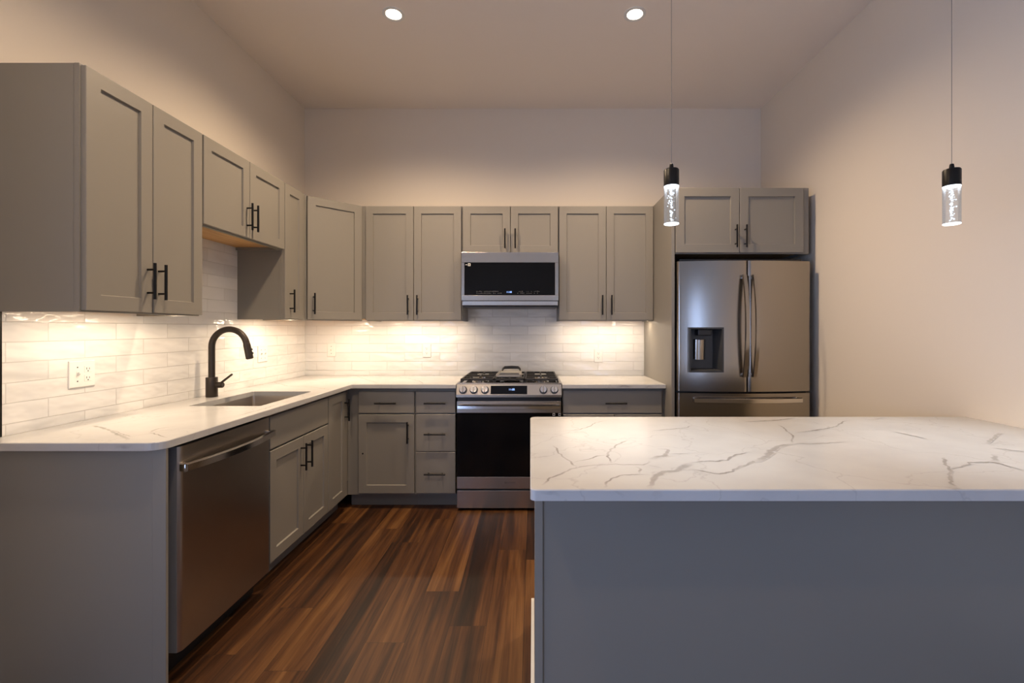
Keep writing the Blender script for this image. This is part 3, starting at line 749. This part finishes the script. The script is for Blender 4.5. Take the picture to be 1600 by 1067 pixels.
# sloping control panel
def panel_pt(x, s): return (x, .030-.030*s, .9065-.072*s)
bm = bmesh.new()
prof = [(.045, .9075), (.028, .9075), (.0, .834), (.0, .818), (.045, .818)]
A = [bm.verts.new((0, y, z)) for y, z in prof]; B = [bm.verts.new((RW, y, z)) for y, z in prof]
for i in range(5): bm.faces.new((A[i], A[(i+1) % 5], B[(i+1) % 5], B[i]))
bm.faces.new(A[::-1]); bm.faces.new(B)
cp = mk('control_panel', bm, M_STEEL, t)
nrm = Vector((0, -.0735, .028)).normalized(); tilt = math.atan2(.028, .0735)
def on_panel(x, k, off): 
    base = Vector((x, .028-.028*k, .9075-.0735*k)); return base+nrm*off
def panel_quad(x0, x1, k0, k1, th):
    bm = bmesh.new(); v = []
    for off in (-.001, th):
        v.append([bm.verts.new(on_panel(x, k, off)) for x, k in ((x0, k0), (x1, k0), (x1, k1), (x0, k1))])
    bm.faces.new(v[0][::-1]); bm.faces.new(v[1])
    for i in range(4): bm.faces.new((v[0][i], v[0][(i+1) % 4], v[1][(i+1) % 4], v[1][i]))
    return bm
ds = mk('display', panel_quad(.247, .510, .14, .93, .0012), M_GLASSBLK, cp)
tm = text_mesh('clock_digits', '11:08', .020, M_BLUE, ds, (0, 0, 0))
tm.data.transform(Matrix.Translation(on_panel(.398, .50, .0016)) @ Matrix.Rotation(-tilt, 4, 'X'))
for kx in (.048, .126, .205, .627, .706):
    bm = bmesh.new()
    p0 = on_panel(kx, .54, -.001)
    cyl(bm, p0, p0+nrm*.006, .0295, .0285, n=26, mi=1); cyl(bm, p0+nrm*.006, p0+nrm*.030, .0240, .0225, n=26)
    k_ = mk('knob', bm, [M_CHROME, M_DGRAY], cp, smooth=True)
    bm = bmesh.new(); box(bm, -.0045, .0045, -.008, 0, -.021, .021, bev=.0015)
    bm.transform(Matrix.Translation(p0+nrm*.030) @ Matrix.Rotation(-tilt, 4, 'X')); mk('grip', bm, M_STEEL, k_)
mk('vent_gap', bx(.006, RW-.006, .020, .0449, .786, .8178), M_BLK_PL, t)
# oven door
dd = mk('oven_door', bx(.004, RW-.004, .004, .0449, .160, .788, bev=.002), M_BLK_PL, t)
b_ = mk('top_rail', bx(.004, RW-.004, -.0005, .006, .705, .789, bev=.002), M_STEEL, dd); b_['label'] = 'stainless rail behind the handle'
b_ = mk('glass', bx(.006, RW-.006, .0005, .006, .2455, .7045, bev=.001), M_GLASSBLK, dd); b_['label'] = 'black oven window glass'
b_ = mk('bottom_rail', bx(.004, RW-.004, -.0005, .006, .160, .245, bev=.002), M_STEEL, dd); b_['label'] = 'stainless strip with dark wordmark'
mk('handle', bowed_bar((.016, -.0005, .752), (RW-.016, -.0005, .752), .030, .018, .026, .011), M_CHROME, dd, smooth=True)
text_mesh('wordmark', 'SAMSUNG', .017, M_LOGO, dd, (.387, -.0010, .204))
for lx in (.702, .744):
    bm = bmesh.new(); s = .0085; w = .003
    for a in ((-s, s, s-w, s), (-s, s, -s, -s+w), (-s, -s+w, -s+w, s-w), (s-w, s, -s+w, s-w)): box(bm, lx+a[0], lx+a[1], -.0006, .0008, .694+a[2], .694+a[3])
    mk('sticker', bm, M_STICK, dd)
dw = mk('warming_drawer', bx(.006, RW-.006, .002, .0449, .020, .146, bev=.002), M_STEEL, t)
b_ = mk('drawer_lip', bx(.006, RW-.006, .010, .0449, .1465, .157), M_BLK_PL, t)

# griddle lying on the centre grate
t = thing('griddle', 'gray griddle plate with black grip on the range centre grate', 'griddle', (-.553+.372, 3.306, .9465))
bm = bmesh.new()
pts = rounded([(-.098, .115), (.098, .115), (.085, .520), (-.085, .520)], [.02]*4, seg=5)
rows = [[bm.verts.new((x*s, .3175+(y-.3175)*s2_, z)) for x, y in pts] for s, s2_, z in ((.96, .97, 0), (1, 1, .006), (1, 1, .022), (.955, .975, .022), (.93, .96, .010))]
for a, b in zip(rows, rows[1:]):
    n = len(a)
    for i in range(n): bm.faces.new((a[i], a[(i+1) % n], b[(i+1) % n], b[i]))
bm.faces.new(rows[0][::-1]); bm.faces.new(rows[-1])
mk('plate', bm, M_GRID, t, smooth=True)
mk('inlay', bx(-.074, .074, .150, .255, .0102, .0225, bev=.002), M_BLK_PL, t)
for y0, s in ((.520, 1),):
    bm = bmesh.new(); hw = .066 if s > 0 else .072
    tube(bm, [(-hw-.008, y0-s*.012, .018), (-hw-.004, y0+s*.010, .030), (-hw+.01, y0+s*.022, .040), (0, y0+s*.026, .042), (hw-.01, y0+s*.022, .040), (hw+.004, y0+s*.010, .030), (hw+.008, y0-s*.012, .018)], [.006, .008, .011, .012, .011, .008, .006], n=12)
    mk('grip', bm, M_BLK_PL, t, smooth=True)

# ------------------------------------------------------------------ microwave
t = thing('microwave', 'stainless over-the-range microwave with black glass front above the range', 'microwave', (-.559, 3.580, 1.477))
MW, MH = .757, .430
mk('case', bx(.002, MW-.002, .030, YB-TT-3.580-.001, .012, MH-.003), M_DGRAY, t)
bm = bmesh.new(); box(bm, .010, MW-.010, .012, .34, 0, .013, bev=.003); mk('vent_base', bm, M_BLK_PL, t)
bm = bmesh.new()
zl = .052
for a in ((0, MW, MH-.082, MH-.001), (0, MW, zl, zl+.042), (0, .024, zl+.042, MH-.082), (MW-.028, MW, zl+.042, MH-.082)): box(bm, a[0], a[1], 0, .030, a[2], a[3], bev=.0015)
dd = mk('door', bm, M_STEEL, t)
b_ = mk('glass', bx(.0245, MW-.0285, .0035, .029, zl+.0425, MH-.0825), M_GLASSBLK, dd); b_['label'] = 'black glass window'
mk('grip_lip', bx(.004, MW-.004, .006, .030, .013, zl-.0005, bev=.004), M_CHROME, t)
text_mesh('clock_digits', '11:08', .019, M_BLUE, dd, (.372, .0030, zl+.066))
bm = bmesh.new(); random.seed(7)
for x in list(range(0, 17)) + list(range(26, 42)):
    for row in range(2):
        if random.random() < .75:
            xx = .118+x*.0118; ww = .0028+random.random()*.0022; box(bm, xx, xx+ww*1.5, .0027, .0034, zl+.055+row*.014, zl+.055+row*.014+.0035+random.random()*.004)
b_ = mk('touch_legends', bm, M_TEXT, dd); b_['label'] = 'faint gray touch-control legends'; b_['kind'] = 'stuff'
bm = bmesh.new(); s = .0105; cx_, cz_ = .061, MH-.098
for a in ((-s, s, .006, s), (-s, s, -s, -.006), (-s, -.004, -.006, .006), (.004, s, -.006, .006)): box(bm, cx_+a[0], cx_+a[1], .0027, .0034, cz_+a[2], cz_+a[3])
box(bm, cx_-.029, cx_-.015, .0027, .0034, cz_-.003, cz_+.002)
mk('sticker', bm, M_STICK, dd)

# ------------------------------------------------------------------ refrigerator
t = thing('refrigerator', 'stainless French-door refrigerator with water dispenser at the right wall', 'refrigerator', (.986, 3.122, 0))
FW = .911; FG = .463
mk('case', bx(.004, FW-.004, .072, .80, .02, 1.772), M_DGRAY, t)
mk('hinge_cover', bx(.03, FW-.03, .075, .17, 1.7725, 1.795, bev=.004), M_BLK_PL, t)
DI = (.068, .300, 1.016, 1.318)
dl = mk('door', bowed_front(0, FG-.003, .885, 1.770, .0715, .022, .042, n=20, holes=DI, span=(0, FW)), M_STEELV, t, smooth=True)
dr = mk('door', bowed_front(FG+.003, FW, .885, 1.770, .0715, .022, .042, n=20, span=(0, FW)), M_STEELV, t, smooth=True)
fz = mk('freezer_drawer', bowed_front(0, FW, .07, .872, .0715, .022, .042, n=24), M_STEELV, t, smooth=True)
mk('toe_grille', bx(.01, FW-.01, .05, .075, .0, .065), M_BLK_PL, t)
for p, xx in ((dl, FG-.034), (dr, FG+.034)):
    mk('handle', bowed_bar((xx, -.018, .985), (xx, -.018, 1.672), .020, .045, .030, .012), M_STEELV, p, smooth=True)
mk('handle', bowed_bar((.10, .006, .828), (FW-.085, .006, .828), .026, .040, .034, .012), M_CHROME, fz, smooth=True)
bm = bmesh.new()
a, b, c, d = DI; y = -.018
rect_loft(bm, [(a-.001, b+.001, c-.001, d+.001, .0705), (a-.001, b+.001, c-.001, d+.001, y), (a+.010, b-.010, c+.010, d-.010, y), (a+.016, b-.045, c+.022, d-.016, .060)])
dp_ = mk('dispenser', bm, M_DGRAY, dl); dp_['label'] = 'dark gray recessed water and ice dispenser'
mk('nozzle', bx(a+.065, b-.075, -.001, .055, d-.055, d-.012, bev=.006), M_BLK_PL, dp_)
bm = bmesh.new(); cyl(bm, (a+.093, .064, c+.085), (a+.093, .052, c+.222), .040, n=24); bm.transform(Matrix.Translation((0, .006, 0))); 
for v in bm.verts: v.co.y = .045+(v.co.y-.045)*.5
b_ = mk('paddle', bm, M_STEELV, dp_, smooth=True)

# ------------------------------------------------------------------ wall plates
def plate(label, cat, loc, rz, gang):
    """local x right, front faces -y; gang: list of 's' switch / 'o' outlet"""
    t = thing('wall_outlet' if 'o' in gang else 'light_switch', label, cat, loc, rz, 'white wall plates on the tile')
    w = .070+.046*(len(gang)-1); bm = bmesh.new()
    rect_loft(bm, [(-w/2, w/2, -.0575, .0575, -.0005), (-w/2, w/2, -.0575, .0575, -.003), (-w/2+.003, w/2-.003, -.0545, .0545, -.006)])
    mk('plate', bm, M_WHITE, t)
    for i, gk in enumerate(gang):
        x = (i-(len(gang)-1)/2)*.046
        if gk == 's':
            bm = bmesh.new(); box(bm, x-.005, x+.005, -.007, -.0055, -.012, .012)
            rows = [(x-.0045, x+.0045, -.006, .006, -.0065), (x-.004, x+.004, .003, .010, -.018)]; rect_loft(bm, rows)
            mk('toggle', bm, M_WHITE, t)
            for z in (-.030, .030):
                bm = bmesh.new(); cyl(bm, (x, -.0058, z), (x, -.0066, z), .003, n=10); mk('screw', bm, M_DGRAY, t)
        else:
            for z in (-.0195, .0195):
                bm = bmesh.new(); rect_loft(bm, [(x-.0165, x+.0165, z-.0145, z+.0145, -.0055), (x-.0155, x+.0155, z-.0135, z+.0135, -.0072)])
                r = mk('receptacle', bm, M_WHITE, t)
                bm = bmesh.new(); box(bm, x-.0075, x-.005, -.0076, -.0070, z-.002, z+.007); box(bm, x+.005, x+.0072, -.0076, -.0070, z-.002, z+.006); cyl(bm, (x, -.0070, z-.008), (x, -.0077, z-.008), .0028, n=10)
                mk('slots', bm, M_DGRAY, r)
XT = XL+TT+.0002; YT = YB-TT-.0002
plate('white double plate with switch and outlet on tile beside the near cabinet', 'outlet', (XT, 1.999, 1.113), R90, ['s', 'o'])
plate('white double switch plate on side wall tile beyond the faucet', 'switch', (XT, 3.335, 1.127), R90, ['s', 's'])
plate('white switch plate on back wall tile near the room corner', 'switch', (-1.735, YT, 1.128), 0, ['s'])
plate('white outlet on back wall tile left of the range', 'outlet', (-.914, YT, 1.122), 0, ['o'])
plate('white outlet on back wall tile right of the range', 'outlet', (.561, YT, 1.081), 0, ['o'])

# ------------------------------------------------------------------ lights under the wall cabinets
GL = 'light bars under the wall cabinets'
def light_bar(label, loc, rz, L, power):
    t = thing('under_cabinet_light', label, 'light', loc, rz, GL)
    mk('housing', bx(0, L, 0, .030, -.0065, 0), M_WHITE, t)
    mk('lens', bx(.004, L-.004, .004, .026, -.0085, -.0066), M_LEDM, t)
    lamp('led_light', 'AREA', t, (L/2, .015, -.010), power, LEDC, (0, 0, 0), shape='RECTANGLE', size=L-.01, size_y=.02)
zl_ = ZB+.0178
light_bar('warm light bar under the near two-door wall cabinet', (XU-.085, 1.72, zl_), R90, .545, 5.2*LED)
light_bar('warm light bar under the narrow wall cabinet by the corner', (XU-.085, 3.08, zl_), R90, .25, 4.2*LED)
light_bar('warm light bar under the diagonal corner wall cabinet', (XL+.335, YB-.45, ZB+.0140), PI/4, .26, 5.6*LED)
light_bar('warm light bar under the wall cabinet left of the microwave', (-1.28, YU+.085, zl_), 0, .70, 5.8*LED)
light_bar('warm light bar under the wall cabinet right of the microwave', (.24, YU+.085, zl_), 0, .70, 5.8*LED)

# ------------------------------------------------------------------ ceiling downlights
def downlight(x, y, label, dim=1.0):
    t = thing('recessed_downlight', label, 'light', (x, y, ZC), 0, 'recessed ceiling downlights')
    bm = bmesh.new(); n = 36; rows = []
    for r, z in ((.066, -.0005), (.066, -.004), (.053, -.006), (.046, -.003)):
        rows.append([bm.verts.new((r*math.cos(2*PI*i/n), r*math.sin(2*PI*i/n), z)) for i in range(n)])
    for a, b in zip(rows, rows[1:]):
        for i in range(n): bm.faces.new((a[i], a[(i+1) % n], b[(i+1) % n], b[i]))
    mk('trim_ring', bm, M_TRIM, t, smooth=True)
    bm = bmesh.new(); lathe(bm, 0, 0, [(.046, -.0008), (.046, -.003), (.034, -.0036)], n=36); mk('lens', bm, M_DIFF, t, smooth=True)
    lamp('downlight_beam', 'SPOT', t, (0, 0, -.02), DOWN*dim, WARM, spot_size=math.radians(150), spot_blend=.9, shadow_soft_size=.05)
downlight(-.842, 2.777, 'lit recessed downlight in the ceiling above the sink side')
downlight(.614, 2.777, 'lit recessed downlight in the ceiling near the left pendant cord', .88)
downlight(-.842, 1.25, 'added unseen recessed downlight in the ceiling above the near end of the sink counter', .62)  # out of view, added to brighten the near part of the left wall
downlight(-.842, -.60, 'added dim recessed downlight, unseen behind the viewer, nearer the patio door', .14)  # out-of-view dimmed pair, added for weak warm light from behind
downlight(.614, -.60, 'added dim recessed downlight, unseen behind the viewer, nearer the bare side wall', .10)

# ------------------------------------------------------------------ pendants
random.seed(11)
def pendant(x, y, label):
    z0 = 1.676
    t = thing('pendant_light', label, 'light', (x, y, z0), 0, 'bubble crystal pendants above the peninsula')
    bm = bmesh.new(); cyl(bm, (0, 0, .2135), (0, 0, ZC-z0-.02), .0009, n=8); mk('cord', bm, M_CORD, t)
    bm = bmesh.new(); lathe(bm, 0, 0, [(.055, ZC-z0-.022), (.06, ZC-z0-.018), (.06, ZC-z0-.001)], n=32); mk('canopy', bm, M_BLACK, t, smooth=True)
    bm = bmesh.new(); lathe(bm, 0, 0, [(.0262, .1345), (.0262, .190), (.0235, .194), (.007, .194), (.0075, .202), (.006, .212), (.003, .214)], n=32)
    cap = mk('socket_cap', bm, M_BLACK, t, smooth=True)
    r = .0255
    bm = bmesh.new(); lathe(bm, 0, 0, [(r, .0035), (r, .134)], n=40); mk('crystal', bm, M_CRYSTAL, t, smooth=True)
    bm = bmesh.new(); lathe(bm, 0, 0, [(r-.0015, 0), (r, .001), (r, .003)], n=40); mk('bottom_rim', bm, M_RIM, t, smooth=True)
    bm = bmesh.new(); lathe(bm, 0, 0, [(r+.0001, .1325), (r+.0001, .1343)], n=40); mk('top_rim', bm, M_RIM, t, smooth=True)
    bm = bmesh.new()
    for k in range(95):
        a = random.random()*2*PI; rr_ = abs(random.gauss(0, .006)); zz_ = .012+random.random()*.114; s = .0011+random.random()*.0024
        rr_ = min(rr_, .018)
        bmesh.ops.create_icosphere(bm, subdivisions=1, radius=s, matrix=Matrix.Translation((rr_*math.cos(a), rr_*math.sin(a), zz_)))
    b_ = mk('bubbles', bm, M_BUB, t, smooth=True); b_['kind'] = 'stuff'; b_['label'] = 'lit bubbles inside the clear crystal'
    lamp('pendant_beam', 'SPOT', t, (0, 0, -.006), PEND, COOL, spot_size=math.radians(88), spot_blend=.75, shadow_soft_size=.02)
pendant(.487, 1.620, 'lit bubble-crystal pendant hanging in front of the refrigerator cabinet')
pendant(1.474, 1.620, 'lit bubble-crystal pendant hanging in front of the bare side wall')
